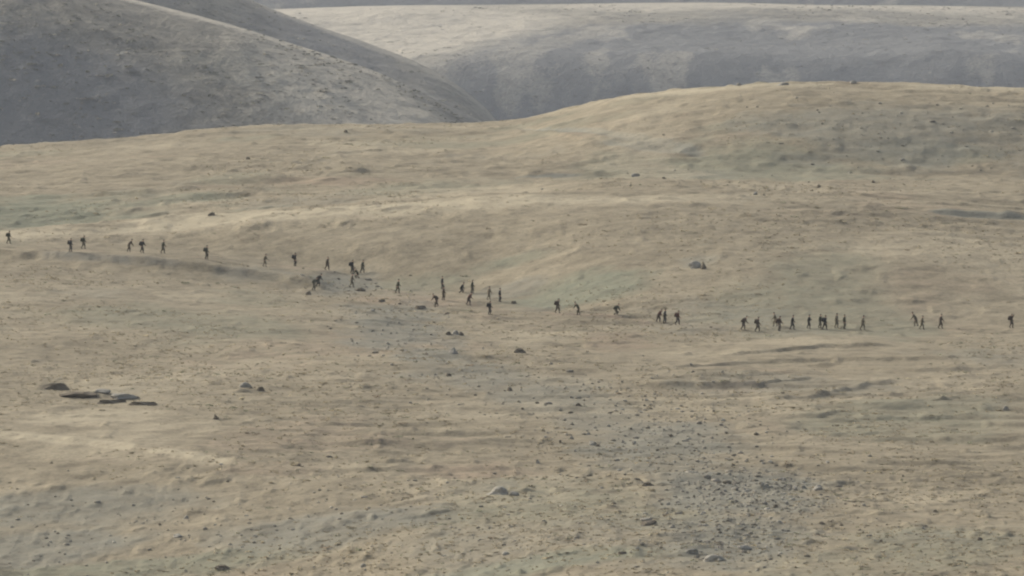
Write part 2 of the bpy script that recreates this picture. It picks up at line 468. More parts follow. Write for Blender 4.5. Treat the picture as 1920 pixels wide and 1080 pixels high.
COV[..., 3] = np.maximum(COV[..., 3], 0.9 * np.exp(-((GYY - sk_y + 4) / 9.0) ** 2) * sstep(-0.8, 0.1, fbm(GX, GYY, 12, 3, 61)) * (0.35 + 0.65 * sstep(950, 1200, GPX))[None, :])  # skyline rim painted paler to look lit
hollow = sstep(25, 45, GYY - cr_y) * (1 - sstep(66, 92, GYY - cr_y)) * (1 - sstep(350, 800, GPX))[None, :] * sstep(-0.6, 0.2, fbm(GX, GYY, 16, 3, 21))
COV[..., 0] = np.maximum(COV[..., 0], 0.8 * hollow)  # greenish gully; its green also paints in the shade of the dip
COV[..., 0] = np.maximum(COV[..., 0], 0.55 * sstep(0.12, 0.6, fbm(GX, GYY * 0.6, 38, 4, 300)))
COV[..., 1] = np.maximum(COV[..., 1], 0.45 * sstep(0.12, 0.6, fbm(GX, GYY * 0.6, 30, 4, 400)))
COV[..., 2] = np.maximum(COV[..., 2], 0.40 * sstep(0.15, 0.6, fbm(GX, GYY * 0.6, 26, 4, 500)))
COV[..., 3] = np.maximum(COV[..., 3], 0.50 * sstep(0.15, 0.6, fbm(GX, GYY * 0.6, 22, 4, 600)))

# trodden line under the walkers
P = sorted(hit(a, b) for a, b in [(-60, 458), (150, 470), (300, 476), (400, 488), (560, 502), (660, 524), (760, 552), (880, 568), (1040, 588), (1150, 592), (1260, 608), (1400, 620), (1520, 619), (1640, 620), (1760, 618), (1980, 614)])
ln_y = np.interp(GX, [p[0] for p in P], [p[1] for p in P])
COV[..., 2] = np.maximum(COV[..., 2], 0.6 * np.exp(-((GYY - ln_y) / 2.2) ** 2) * sstep(-0.5, 0.3, fbm(GX, GYY, 7, 3, 29)))
for pts in ([(960, 239), (1050, 245), (1140, 255), (1240, 271), (1340, 291)], [(1110, 265), (1200, 273), (1290, 285)], [(1720, 395), (1820, 403), (1960, 415)], [(940, 333), (1020, 331), (1110, 329)]):
    P = sorted(hit(a, b) for a, b in pts)
    tr = 1.4 * np.exp(-((GYY - np.interp(GX, [p[0] for p in P], [p[1] for p in P])) / (4.5 if pts[0][1] < 300 else 1.6)) ** 2) * sstep(P[0][0], P[0][0] + 4, GX) * (1 - sstep(P[-1][0] - 4, P[-1][0], GX))
    COV[..., 1] = np.maximum(COV[..., 1], tr)
COV[..., 1] = np.maximum(COV[..., 1], 0.75 * bank)  # bank face darkened in colour to stand for its backlit shade
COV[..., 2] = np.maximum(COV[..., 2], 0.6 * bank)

def sheet(name, X, Y, Z, cov, mat):
    M_, N_ = X.shape
    v = np.stack([X, Y, Z], -1).reshape(-1, 3)
    i = np.arange(M_ - 1)[:, None] * N_ + np.arange(N_ - 1)[None, :]
    f = np.stack([i, i + 1, i + N_ + 1, i + N_], -1).reshape(-1, 4)
    me = np_mesh(name, v, f)
    colour_attr(me, 'cover', cov.reshape(-1, 4))
    me.polygons.foreach_set('use_smooth', np.ones(len(f), dtype=bool))
    me.materials.append(mat)
    o = link(bpy.data.objects.new(name, me))
    tag(o, kind='structure')
    return o

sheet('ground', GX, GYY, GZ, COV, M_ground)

# ------------------------------------------------------------------ hills beyond
def hill(name, sil, foot_y, crest_y, foot_row, shape, seed, relief, rows=260, step=5.0, scrub=()):
    """sil: (picture column, row) of the skyline"""
    hp = np.unique(np.concatenate([np.linspace(-5200, -300, 60), np.arange(-300, 2221, step), np.linspace(2220, 7100, 60)]))
    s_ = spread([p[0] for p in sil], [p[1] for p in sil], hp)
    fy = spread([p[0] for p in sil], foot_y, hp); cy = spread([p[0] for p in sil], crest_y, hp)
    zc = z_of_row(s_, cy); zf = np.minimum(z_of_row(foot_row, fy), zc - 6)
    t = np.concatenate([np.linspace(-1.6, 0, 30)[:-1], np.linspace(0, 1.12, rows), np.linspace(1.12, 3.0, 24)[1:]])[:, None]
    Y = fy[None] + t * (cy - fy)[None]
    tt = np.clip(t, 0, 1)
    prof = shape(tt)
    Z = zf[None] + (zc - zf)[None] * prof
    Z = np.where(t < 0, zf[None] + t * (120.0) , Z)
    Z = np.where(t > 1, zc[None] - (t - 1) ** 2 * 0.8 * (zc - zf)[None] - np.maximum(t - 1.5, 0) * 70, Z)
    X = (hp[None] - 960) / FPX * Y
    q = cy.mean() / 1000.0
    inner = np.sin(np.clip(t, 0, 1) * math.pi) ** 0.7 + 0.12
    g = fbm(X * 1.0 + Y * 0.35, Y * 0.22, 34 * q / 2.5, 4, seed)                 # gullies running down the face
    Z = Z + relief * inner * (1.6 * fbm(X, Y, 90, 3, seed + 3) + 0.9 * g + 0.35 * fbm(X, Y, 9, 3, seed + 9))
    cov = np.zeros(X.shape + (4,))
    pxx = np.repeat(hp[None], len(t), 0)
    wob = 0.3 * fbm(X, Y * 0.6, 70, 4, seed + 30)
    for ch, cx, ct, wx, wt, amt in scrub:  # cover tints, not scrub alone; some paint crest light and face shade
        d = np.sqrt(((pxx - cx) / wx) ** 2 + ((t - ct) / wt) ** 2) + wob
        cov[..., ch] = np.maximum(cov[..., ch], amt * (1 - sstep(0.3, 1.3, d)))
    cov[..., 1] = np.maximum(cov[..., 1], 0.42 * sstep(0.0, 0.55, fbm(X + Y * .4, Y * .4, 40, 4, seed + 60)))
    cov[..., 2] = np.maximum(cov[..., 2], 0.4 * sstep(0.1, 0.6, fbm(X, Y * .5, 60, 4, seed + 70)))
    cov[..., 3] = np.maximum(cov[..., 3], 0.5 * sstep(0.1, 0.6, fbm(X, Y * .5, 30, 4, seed + 80)))
    sheet(name, X, Y, Z, cov, M_hill)
    return hp, t[:, 0], X, Y, Z

dome = lambda t: np.sin(t * math.pi / 2) ** 0.95
sil3 = [(-5200, -420), (-900, -230), (-300, -130), (0, -62), (250, 0), (400, 38), (560, 86), (700, 132), (810, 184), (872, 226), (980, 310), (1300, 420), (2300, 520), (7100, 560)]
H3 = hill('hill', sil3, [2560] * 14, [2760, 2740, 2730, 2720, 2705, 2695, 2685, 2672, 2660, 2650, 2640, 2630, 2630, 2630], 330, dome, 1000, 1.7,
          scrub=[(1, 40, 0.20, 400, 0.34, 1.1), (1, 380, 0.10, 220, 0.16, .7), (3, 480, 0.97, 420, 0.10, .9), (3, 640, .55, 260, .5, .7), (0, 500, .5, 200, .2, .5)])  # crest rim lightened in place of light; low left simply darker
sil4 = [(-5200, -500), (-300, -260), (200, -110), (460, -4), (520, 22), (600, 52), (700, 86), (790, 122), (850, 156), (905, 200), (960, 255), (1400, 330), (2400, 420), (7100, 470)]
H4 = hill('hill', sil4, [3200] * 14, [3420, 3420, 3410, 3400, 3395, 3390, 3380, 3370, 3360, 3350, 3340, 3330, 3330, 3330], 320, dome, 2000, 1.8,
          scrub=[(1, 600, 0.7, 200, 0.6, .8), (3, 700, 1.0, 500, .12, .6)])  # pale crest entry paints the rim as if lit
far_shape = lambda t: np.where(t < 0.26, 0.74 * np.sin(t / 0.26 * math.pi / 2) ** 0.95, 0.74 + 0.26 * np.sin((np.clip(t, 0.26, 1) - 0.26) / 0.74 * math.pi / 2))
sil5 = [(-5200, 40), (0, 40), (510, 20), (700, 14), (960, 10), (1300, 7), (1560, 12), (1920, 16), (2600, 40), (7100, 90)]
H5 = hill('hill', sil5, [4200] * 10, [4560] * 10, 262, far_shape, 3000, 2.2,
          scrub=[(1, 1420, 0.22, 560, 0.42, 2.0), (1, 1950, 0.22, 500, .42, 2.0), (1, 1050, .12, 240, .24, 1.6), (3, 660, 0.7, 420, 0.6, 1.3), (3, 1400, .97, 1000, .16, .8)])  # shaded face and bright crest put into the colour
sil6 = [(-5200, -240), (0, -230), (960, -200), (1560, -210), (1920, -190), (3000, -240), (7100, -260)]
H6 = hill('hill', sil6, [5300] * 7, [5700] * 7, 90, dome, 4000, 2.0, rows=160, step=8.0, scrub=[(1, 960, .4, 5000, 1.5, 2.2)])
bx = 30000.0
gx, gy = np.meshgrid(np.linspace(-bx, bx, 41), np.linspace(-8000, 40000, 41))
gz = -230 + 22 * fbm(gx, gy, 3000, 3, 9) + 420 * sstep(14000, 30000, gy) * (0.4 + 0.6 * np.abs(fbm(gx, gy, 7000, 3, 5)))
sheet('plain', gx, gy, gz, np.zeros(gx.shape + (4,)) + np.array([0, .6, .1, .1]), M_hill)

# ------------------------------------------------------------------ tussocks: uncountable, one object
def tussocks(name, x, y, z, r_m, h_m, pal, prob, label, cat, B=6):
    """low cushions: each a handful of arching leaf blades spread over a small disc"""
    n = len(x)
    rad = (r_m * np.exp(rng.normal(0, 0.5, n)))[:, None]; hh = (h_m * np.exp(rng.normal(0, 0.35, n)))[:, None]
    ang = rng.uniform(0, 2 * math.pi, (n, B)); off = np.sqrt(rng.uniform(0, 1, (n, B))) * rad
    hgt = hh * rng.uniform(0.6, 1.2, (n, B)); w = rad * rng.uniform(0.35, 0.6, (n, B)); out = rad * rng.uniform(.15, .6, (n, B))
    th = rng.uniform(0, 2 * math.pi, (n, B))
    cx = x[:, None] + np.cos(ang) * off; cy = y[:, None] + np.sin(ang) * off; zb = z[:, None] - 0.02 + 0 * ang
    ca, sa = np.cos(th), np.sin(th)
    P = lambda a, b, c: np.stack([cx + ca * a - sa * b, cy + sa * a + ca * b, zb + c], -1)
    V = np.stack([P(0, w, 0), P(0, -w, 0), P(out * .4, w * .6, hgt * .8), P(out * .4, -w * .6, hgt * .75), P(out * 1.3, 0 * w, hgt)], 2).reshape(-1, 3)
    k = np.arange(n * B)[:, None] * 5
    F = np.concatenate([k + [0, 1, 3], k + [0, 3, 2], k + [2, 3, 4]], 0)
    me = np_mesh(name, V, F)
    c = np.array(pal)[rng.choice(len(pal), n, p=prob)] * rng.uniform(.85, 1.15, (n, 1))
    colour_attr(me, 'tint', np.concatenate([np.repeat(c, B * 5, axis=0), np.ones((n * B * 5, 1))], 1))
    me.materials.append(M_tuft)
    o = link(bpy.data.objects.new(name, me))
    tag(o, label, cat, kind='stuff')
    return o

nt_ = 30000
tpx = rng.uniform(-240, 2160, nt_ * 3)
ty = 600 + 710 * rng.uniform(0, 1, nt_ * 3) ** 0.95
tx = (tpx - 960) / FPX * ty
dens = 0.36 + 1.15 * fbm(tx, ty * 0.7, 20, 3, 810) + 0.5 * fbm(tx, ty, 5, 2, 820) + 0.75 * (1 - sstep(625, 715, ty)) - 0.25 * sstep(1000, 1040, ty)
keep = np.flatnonzero(dens > rng.uniform(0.15, 1.1, nt_ * 3))[:nt_]
tx, ty = tx[keep], ty[keep]
tussocks('grass', tx, ty, ground_z(tx, ty), 0.19, 0.075, [(.38, .335, .235), (.33, .29, .20), (.43, .385, .275), (.25, .22, .15), (.30, .30, .21), (.30, .25, .18)], [.28, .26, .16, .08, .13, .09],
         'short dry grass tussocks scattered all over the rolling steppe ground', 'grass')
# scrub on the far hillsides
hx, hy, hz_ = [], [], []
for (hp, tt, X, Y, Z), cnt in ((H3, 4200), (H4, 1600), (H5, 1200)):
    ii = np.flatnonzero((tt > 0.02) & (tt < 1.0)); jj = np.flatnonzero((hp > -250) & (hp < 2170))
    a = rng.choice(ii, cnt * 3); b = rng.choice(jj, cnt * 3)
    d = 0.35 + 1.2 * fbm(X[a, b] + Y[a, b] * .4, Y[a, b] * .4, 60, 3, 707)
    k = np.flatnonzero(d > rng.uniform(0, 1.1, cnt * 3))[:cnt]
    hx.append(X[a, b][k]); hy.append(Y[a, b][k]); hz_.append(Z[a, b][k])
hx, hy, hz_ = map(np.concatenate, (hx, hy, hz_))
tussocks('scrub', hx, hy, hz_, 0.85, 0.34, [(.13, .13, .10), (.17, .165, .125), (.22, .21, .17), (.34, .315, .26)], [.3, .3, .2, .2], 'low dark scrub dotted over the far hillsides', 'scrub', B=5)

# ------------------------------------------------------------------ stones
def rock_mesh(name, seed, mat, flat=0.6, sub=2, cut=True):
    r = random.Random(seed)
    bm = bmesh.new()
    bmesh.ops.create_icosphere(bm, subdivisions=sub, radius=0.5)
    planes = []
    for k in range(15):
        v = Vector((r.gauss(0, 1), r.gauss(0, 1), r.gauss(0, 1) * 0.7)).normalized()
        planes.append((v, r.uniform(0.20, 0.42)))
    lob = [(Vector((r.uniform(-.45, .45), r.uniform(-.3, .3), r.uniform(-.1, .3))), r.uniform(-.16, .14)) for _ in range(5)]
    for v in bm.verts:
        for nrm, d in planes:
            q = v.co.dot(nrm)
            if q > d: v.co -= nrm * (q - d) * 0.95
        for c, a_ in lob:
            v.co += v.co.normalized() * a_ * math.exp(-((v.co - c).length / .22) ** 2)
        v.co += Vector((r.uniform(-1, 1), r.uniform(-1, 1), r.uniform(-1, 1))) * 0.026
        v.co.z = v.co.z * flat + 0.10
    for v in bm.verts:                                   # weathered skirt where the stone runs into the soil
        k_ = max(0.0, 0.16 - v.co.z) * 2.6
        a_ = math.atan2(v.co.y, v.co.x)
        f_ = 1 + k_ * (0.75 + 0.5 * math.sin(a_ * 3 + seed) + r.uniform(-.25, .25))
        v.co.x *= f_; v.co.y *= f_
    me = bpy.data.meshes.new(name)
    bm.to_mesh(me); bm.free()
    me.materials.append(mat)
    return me
ROCKS = {k: [rock_mesh('stone_' + k, 100 * i + s0, m, f) for i, f in enumerate((0.75, 0.5, 0.6, 0.9, 0.4))]
         for k, m, s0 in (('pale', M_rock_pale, 1), ('grey', M_rock_grey, 2), ('dark', M_rock_dark, 3))}

def stone(px, row, wpx, hpx, kind, label, group=None, name='boulder', depth=None, cat='rock', var=None, rz=None):
    """row is the picture row of the stone's foot; width and height in picture units turned into metres"""
    x, y = hit(px, row)
    w = wpx * 0.88 / FPX * y; h = hpx * 0.78 / FPX * y
    v = rng.integers(0, 5) if var is None else var
    me = ROCKS[kind][v]
    zs = [c.co.z for c in me.vertices]
    o = link(bpy.data.objects.new(name, me))
    o.scale = (w * 1.08, depth if depth else w * 0.9, h / max(max(zs) + 0.02, 0.1))
    o.location = (x, y + (depth if depth else w * .9) * 0.4, float(ground_z(x, y + w * 0.3)) - 0.02)
    o.rotation_euler = (0, 0, rng.uniform(-0.35, 0.35) + (math.pi if rng.uniform() < .5 else 0) if rz is None else rz)
    tag(o, label, cat, group)
    return o

# the outcrop on the near left rise
stone(105, 732, 72, 18, 'dark', 'dark humped boulder at the uphill end of the ledge outcrop', var=0, rz=0.1)
stone(188, 739, 44, 11, 'grey', 'grey low boulder just behind the pale slab of the ledge outcrop', var=2)
stone(150, 747, 80, 11, 'dark', 'low dark rock in front of the humped boulder', var=2, rz=-0.1)
stone(208, 757, 96, 11, 'dark', 'long dark ledge rock along the foot of the pale slab', var=1, rz=0.05, depth=1.6)
stone(222, 750, 74, 14, 'grey', 'pale grey flat slab lying on top of the dark ledge', var=4, depth=3.0, rz=-0.05)
stone(266, 760, 90, 8, 'dark', 'thin dark rock trailing off the low end of the ledge outcrop', var=1, rz=-0.1, depth=1.2)
stone(462, 727, 30, 13, 'pale', 'pale boulder with a small black rock in place of its shadow', var=0)
stone(489, 734, 20, 11, 'dark', 'small black rock standing in for the shadow of a pale boulder', var=0)  # dark stone put where the boulder only throws a shadow
stone(405, 787, 15, 13, 'dark', 'single upright dark stone at the start of a low grassy tread', var=3)
# boulders around the hollow
stone(1305, 503, 34, 17, 'grey', 'pale grey boulder alone on the hillside above the walkers', var=0, rz=0.2)
stone(1320, 505, 14, 20, 'dark', 'narrow dark rock standing in for the shaded side of the pale boulder on the hillside', var=3)  # added for the boulder's own shaded side, no separate rock
stone(398, 405, 20, 8, 'dark', 'dark stone sitting on the crest of the low hill', var=0)
stone(852, 628, 18, 11, 'pale', 'small pale stone between two dark ones below the hollow', var=0)
stone(841, 629, 12, 9, 'dark', 'dark stone with a pale stone on one side and no boulder above it', 'dark stones flanking a small pale stone', var=2)
stone(864, 630, 12, 9, 'dark', 'dark stone with a pale stone on one side and no boulder above it', 'dark stones flanking a small pale stone', var=0)
stone(850, 664, 30, 17, 'grey', 'grey tent-shaped boulder standing below the hollow', var=3)
stone(974, 662, 26, 12, 'dark', 'low dark rock with a raised end, alone on the grass beyond the tent-shaped boulder', var=2)
stone(840, 706, 16, 9, 'dark', 'small dark round rock on open grass below the tent-shaped boulder', var=0)
stone(715, 567, 22, 7, 'dark', 'flat dark rock beside the reddish trampled strip', var=1)
stone(787, 580, 34, 7, 'dark', 'long flat dark rock below the group in the hollow', var=1)
stone(963, 570, 20, 8, 'dark', 'flat mossy rock at the edge of the green patch', var=1)
stone(579, 553, 16, 9, 'dark', 'small dark rock at the lower lip of the grey hollow', var=0)
stone(676, 546, 22, 9, 'dark', 'low dark rock at the outer edge of the grey bare patch', var=2)
# lower slope
stone(932, 928, 44, 20, 'pale', 'pale broken boulder with dark cracks on the bare lower slope', var=0)
stone(962, 930, 26, 12, 'grey', 'grey rock tucked against the broken pale boulder', var=2)
stone(1112, 836, 20, 12, 'pale', 'bright pale stone at the upper corner of the stony patch', var=3)
stone(1122, 838, 12, 7, 'dark', 'little dark stone serving as the shaded side of the bright pale stone', var=0)  # dark piece placed as the pale stone's unlit side
stone(1214, 912, 24, 11, 'dark', 'dark wedge-shaped rock beside the stony patch', var=2)
stone(1219, 985, 52, 11, 'dark', 'long black rock lying in grey grass below the stony patch', var=1)
stone(1212, 979, 44, 9, 'grey', 'grey slab resting behind the long black rock', var=4)
stone(1345, 1052, 52, 16, 'pale', 'pale jagged boulder in the grey hollow at the foot of the stony patch', var=0)
stone(1300, 1040, 34, 12, 'grey', 'grey rock beside the pale jagged boulder', var=2)
stone(1395, 1030, 34, 10, 'grey', 'flat grey rock on the rim of the grey hollow', var=1)
stone(1166, 1040, 30, 8, 'dark', 'flat dark rock on the green bank at the slope foot', var=1)
stone(683, 1063, 16, 9, 'pale', 'small pale stone in the green strip at the slope foot', var=0)
stone(335, 1008, 24, 9, 'pale', 'pale flat stone among rough tussocks near the slope foot', var=4)
stone(415, 1070, 34, 10, 'dark', 'dark rock cluster stone in the green strip at the slope foot', var=2)
stone(1888, 770, 16, 12, 'pale', 'pale stone alone above the ribbed treads', var=0)
stone(1190, 332, 24, 9, 'grey', 'grey stone on the far plain under the long hill', var=0)
stone(648, 249, 10, 7, 'dark', 'tiny dark rock just below the far skyline of the plain', var=0)
stone(464, 299, 12, 6, 'dark', 'dark stone alone on the far grassy plain', var=0)
stone(1468, 160, 26, 8, 'pale', 'pale rock on the skyline of the round hill', 'pale rocks along the round hilltop', var=0)
stone(1385, 161, 14, 7, 'pale', 'pale rock on the skyline of the round hill', 'pale rocks along the round hilltop', var=2)
stone(1600, 157, 16, 7, 'pale', 'pale rock on the skyline of the round hill', 'pale rocks along the round hilltop', var=1)

# fine gravel of the stony strip: uncountable, one object
def gravel():
    C = [(1400, 920, 95, 28, 900), (1200, 785, 130, 45, 450), (1290, 850, 110, 36, 420), (1370, 1010, 85, 32, 420), (735, 620, 65, 36, 200), (640, 535, 50, 14, 70), (1690, 240, 190, 40, 140), (980, 730, 120, 26, 160), (300, 990, 400, 50, 400), (1000, 1000, 300, 40, 300)]
    xs, ys, sz = [], [], []
    for cx, cr, sx, sr, n in C:
        px = rng.normal(cx, sx, n)
        x0, y0 = hit(cx, cr); _, ya = hit(cx, cr + sr); _, yb = hit(cx, cr - sr)
        xs.append((px - 960) / FPX * y0); ys.append(rng.normal(y0, abs(yb - ya) / 2, n)); sz.append(np.exp(rng.normal(-2.25 if cr > 300 else -1.9, .42, n)))
    x, y, sz = map(np.concatenate, (xs, ys, sz)); n = len(x)
    ico = bmesh.new(); bmesh.ops.create_icosphere(ico, subdivisions=1, radius=1.0)
    bv = np.array([v.co for v in ico.verts]); bf = np.array([[v.index for v in f.verts] for f in ico.faces]); ico.free()
    V = bv[None] * (1 + rng.uniform(-.28, .28, (n, len(bv), 1))) * np.stack([rng.uniform(.8, 1.5, n), rng.uniform(.8, 1.3, n), rng.uniform(.4, .8, n)], -1)[:, None] * sz[:, None, None]
    V = V + np.stack([x, y, ground_z(x, y) + sz * .12], -1)[:, None]
    F = bf[None] + (np.arange(n) * len(bv))[:, None, None]
    me = np_mesh('gravel', V.reshape(-1, 3), F.reshape(-1, 3))
    pal = np.array([(.19, .168, .125), (.27, .245, .195), (.35, .32, .26), (.46, .43, .36)])
    c = pal[rng.choice(4, n, p=[.16, .32, .34, .18])] * rng.uniform(.85, 1.15, (n, 1))
    colour_attr(me, 'tint', np.concatenate([np.repeat(c, len(bv), 0), np.ones((n * len(bv), 1))], 1))
    m, nt, b = new_mat('mixed_gravel')
    at = N(nt, 'ShaderNodeAttribute', attribute_name='tint')
    v = ramp(nt, noise(nt, N(nt, 'ShaderNodeTexCoord').outputs['Object'], 14, 4), [(.3, .7), (.7, 1.0)])
    nt.links.new(mix(nt, 1.0, at.outputs['Color'], v, 'MULTIPLY'), b.inputs['Base Color'])
    me.materials.append(m)
    tag(link(bpy.data.objects.new('gravel', me)), 'loose grey gravel strewn down the stony strip of the slope', 'gravel', kind='stuff')
gravel()

# scattered field stones that can be counted
def scatter(n, cx, cr, sx, sr, size, kinds, label, group):
    for k in range(n):
        px = rng.normal(cx, sx); row = rng.normal(cr, sr)
        if not (-60 < px < 1980 and 150 < row < 1110): continue
        s_ = 0.80 * size * math.exp(rng.normal(0, 0.35))
        kd = kinds[int(rng.integers(0, len(kinds)))]
        stone(px, row, s_, s_ * rng.uniform(.45, .75), kd, label[kd] if isinstance(label, dict) else label, group, name='field_stone', cat='stone')
L1 = {k: c + ' field stone among the dense stony patch on the lower slope' for k, c in (('dark', 'small dark'), ('grey', 'small grey'), ('pale', 'small pale'))}
scatter(75, 1400, 920, 75, 26, 9, ['dark', 'grey', 'grey', 'pale'], L1, 'stones of the dense stony patch')
L2 = {k: c + ' stone in the loose scatter uphill of the dense stony patch' for k, c in (('dark', 'small dark'), ('grey', 'small grey'), ('pale', 'small pale'))}
scatter(70, 1200, 780, 120, 42, 8, ['dark', 'grey', 'grey'], L2, 'stones scattered uphill of the stony patch')
L3 = {k: c + ' stone in the trail of stones running down past the stony patch' for k, c in (('dark', 'small dark'), ('grey', 'small grey'), ('pale', 'small pale'))}
scatter(34, 1640, 985, 150, 26, 8, ['dark', 'dark', 'grey'], L3, 'stones trailing past the stony patch')
L4 = {k: c + ' stone on the grey ground below the walkers in the hollow' for k, c in (('dark', 'small dark'), ('grey', 'small grey'), ('pale', 'small pale'))}
scatter(26, 740, 635, 60, 34, 8, ['dark', 'grey', 'pale'], L4, 'stones on the grey ground below the hollow')
L5 = {k: c + ' stone among rough tussocks on the lowest slope' for k, c in (('dark', 'small dark'), ('grey', 'small grey'), ('pale', 'small pale'))}
scatter(34, 420, 985, 330, 50, 9, ['dark', 'grey', 'pale'], L5, 'stones among the lowest tussocks')
L6 = {k: c + ' stone strewn on the far plain under the round hill' for k, c in (('dark', 'tiny dark'), ('grey', 'tiny grey'), ('pale', 'tiny pale'))}
scatter(26, 1400, 340, 220, 14, 7, ['dark', 'dark', 'grey'], L6, 'stones on the far plain')

# ------------------------------------------------------------------ people
def skin_mat(name, c):
    return simple_noise_mat(name, tuple(v * .85 for v in c), tuple(min(v * 1.15, 1) for v in c), 12.0, 0.8, 0.004)
M_skin = skin_mat('skin', (.38, .25, .18))
M_hair = skin_mat('dark_hair', (.02, .016, .012))
OUT = {'olive': ((.045, .045, .026), (.085, .078, .050)), 'black': ((.020, .019, .018), (.050, .046, .036)), 'brown': ((.060, .042, .028), (.090, .074, .052)),
       'rust': ((.080, .036, .025), (.070, .054, .042)), 'khaki': ((.125, .105, .070), (.15, .13, .088))}
OUT = {k: (tuple(v * 1.35 for v in a), tuple(v * 1.3 for v in b)) for k, (a, b) in OUT.items()}
OUTM = {k: (skin_mat(k + '_jacket', a), skin_mat(k + '_trousers', b), skin_mat(k + '_pack', tuple(v * .8 for v in a))) for k, (a, b) in OUT.items()}
M_boot = skin_mat('boot_leather', (.02, .016, .012))

def pose_joints(p):
    """joints of a 1.75 m figure walking towards +X; y is to the left"""
    lean = p.get('lean', .06); fs = p.get('stride', .30); crouch = p.get('crouch', 0)
    hipz = .92 - crouch
    J = {}
    J['pelvis'] = (0, 0, hipz)
    J['waist'] = (lean * .35, 0, hipz + .17)
    J['chest'] = (lean * 1.0, 0, hipz + .40)
    J['neck'] = (lean * 1.35, 0, hipz + .56)
    J['head0'] = (lean * 1.5 + .015, 0, hipz + .645)
    J['head1'] = (lean * 1.6 + .03, 0, hipz + .755)
    for s, n in ((1, 'l'), (-1, 'r')):
        f = s * p.get('lead', 1)
        J['hip' + n] = (0, .095 * s, hipz - .05)
        fx = fs * (1.0 if f > 0 else -1.0)
        kb = .10 if f > 0 else .06
        ank_z = .09 if f > 0 else .09 + p.get('lift', .07)
        J['knee' + n] = (fx * .5 + kb + crouch * .5, .10 * s, ank_z + (hipz - .05 - ank_z) * .53)
        J['ank' + n] = (fx - (0.02 if f > 0 else .05), .10 * s, ank_z)
        J['toe' + n] = (fx + .15, .115 * s, .045 if f > 0 else .04 + p.get('lift', .07) * .3)
        J['sho' + n] = (lean * 1.2, .19 * s, hipz + .475)
        a = p.get('arm' + n)
        if a is None:
            sw = -f * p.get('swing', .16)
            J['elb' + n] = (lean * 1.2 + sw * .6 - .03, .245 * s, hipz + .20)
            J['wri' + n] = (lean * 1.2 + sw * 1.25 + .06, .235 * s, hipz - .04)
        else:
            J['elb' + n] = (lean + a[0][0], a[0][1] * s, hipz + a[0][2])
            J['wri' + n] = (lean + a[1][0], a[1][1] * s, hipz + a[1][2])
        e, w = Vector(J['elb' + n]), Vector(J['wri' + n])
        J['palm' + n] = tuple(w + (w - e).normalized() * .075)
    return J

RAD = {'pelvis': (.205, .175), 'waist': (.21, .18), 'chest': (.245, .20), 'neck': (.055, .055), 'head0': (.072, .08), 'head1': (.078, .092),
       'hip': (.145, .145), 'knee': (.108, .108), 'ank': (.048, .048), 'toe': (.042, .034), 'sho': (.105, .105), 'elb': (.082, .082), 'wri': (.032, .030), 'palm': (.038, .024)}

def tube(bm, pts, rads, mi, sides=5):
    rings = []
    for i, (p, r_) in enumerate(zip(pts, rads)):
        p = Vector(p)
        d = (Vector(pts[min(i + 1, len(pts) - 1)]) - Vector(pts[max(i - 1, 0)])).normalized()
        a = d.orthogonal().normalized(); b = d.cross(a)
        rings.append([bm.verts.new(p + (a * math.cos(t) + b * math.sin(t)) * r_) for t in [2 * math.pi * k / sides for k in range(sides)]])
    for A, B in zip(rings, rings[1:]):
        for k in range(sides):
            f = bm.faces.new((A[k], A[(k + 1) % sides], B[(k + 1) % sides], B[k])); f.material_index = mi; f.smooth = True
    for ring in (rings[0][::-1], rings[-1]):
        f = bm.faces.new(ring); f.material_index = mi

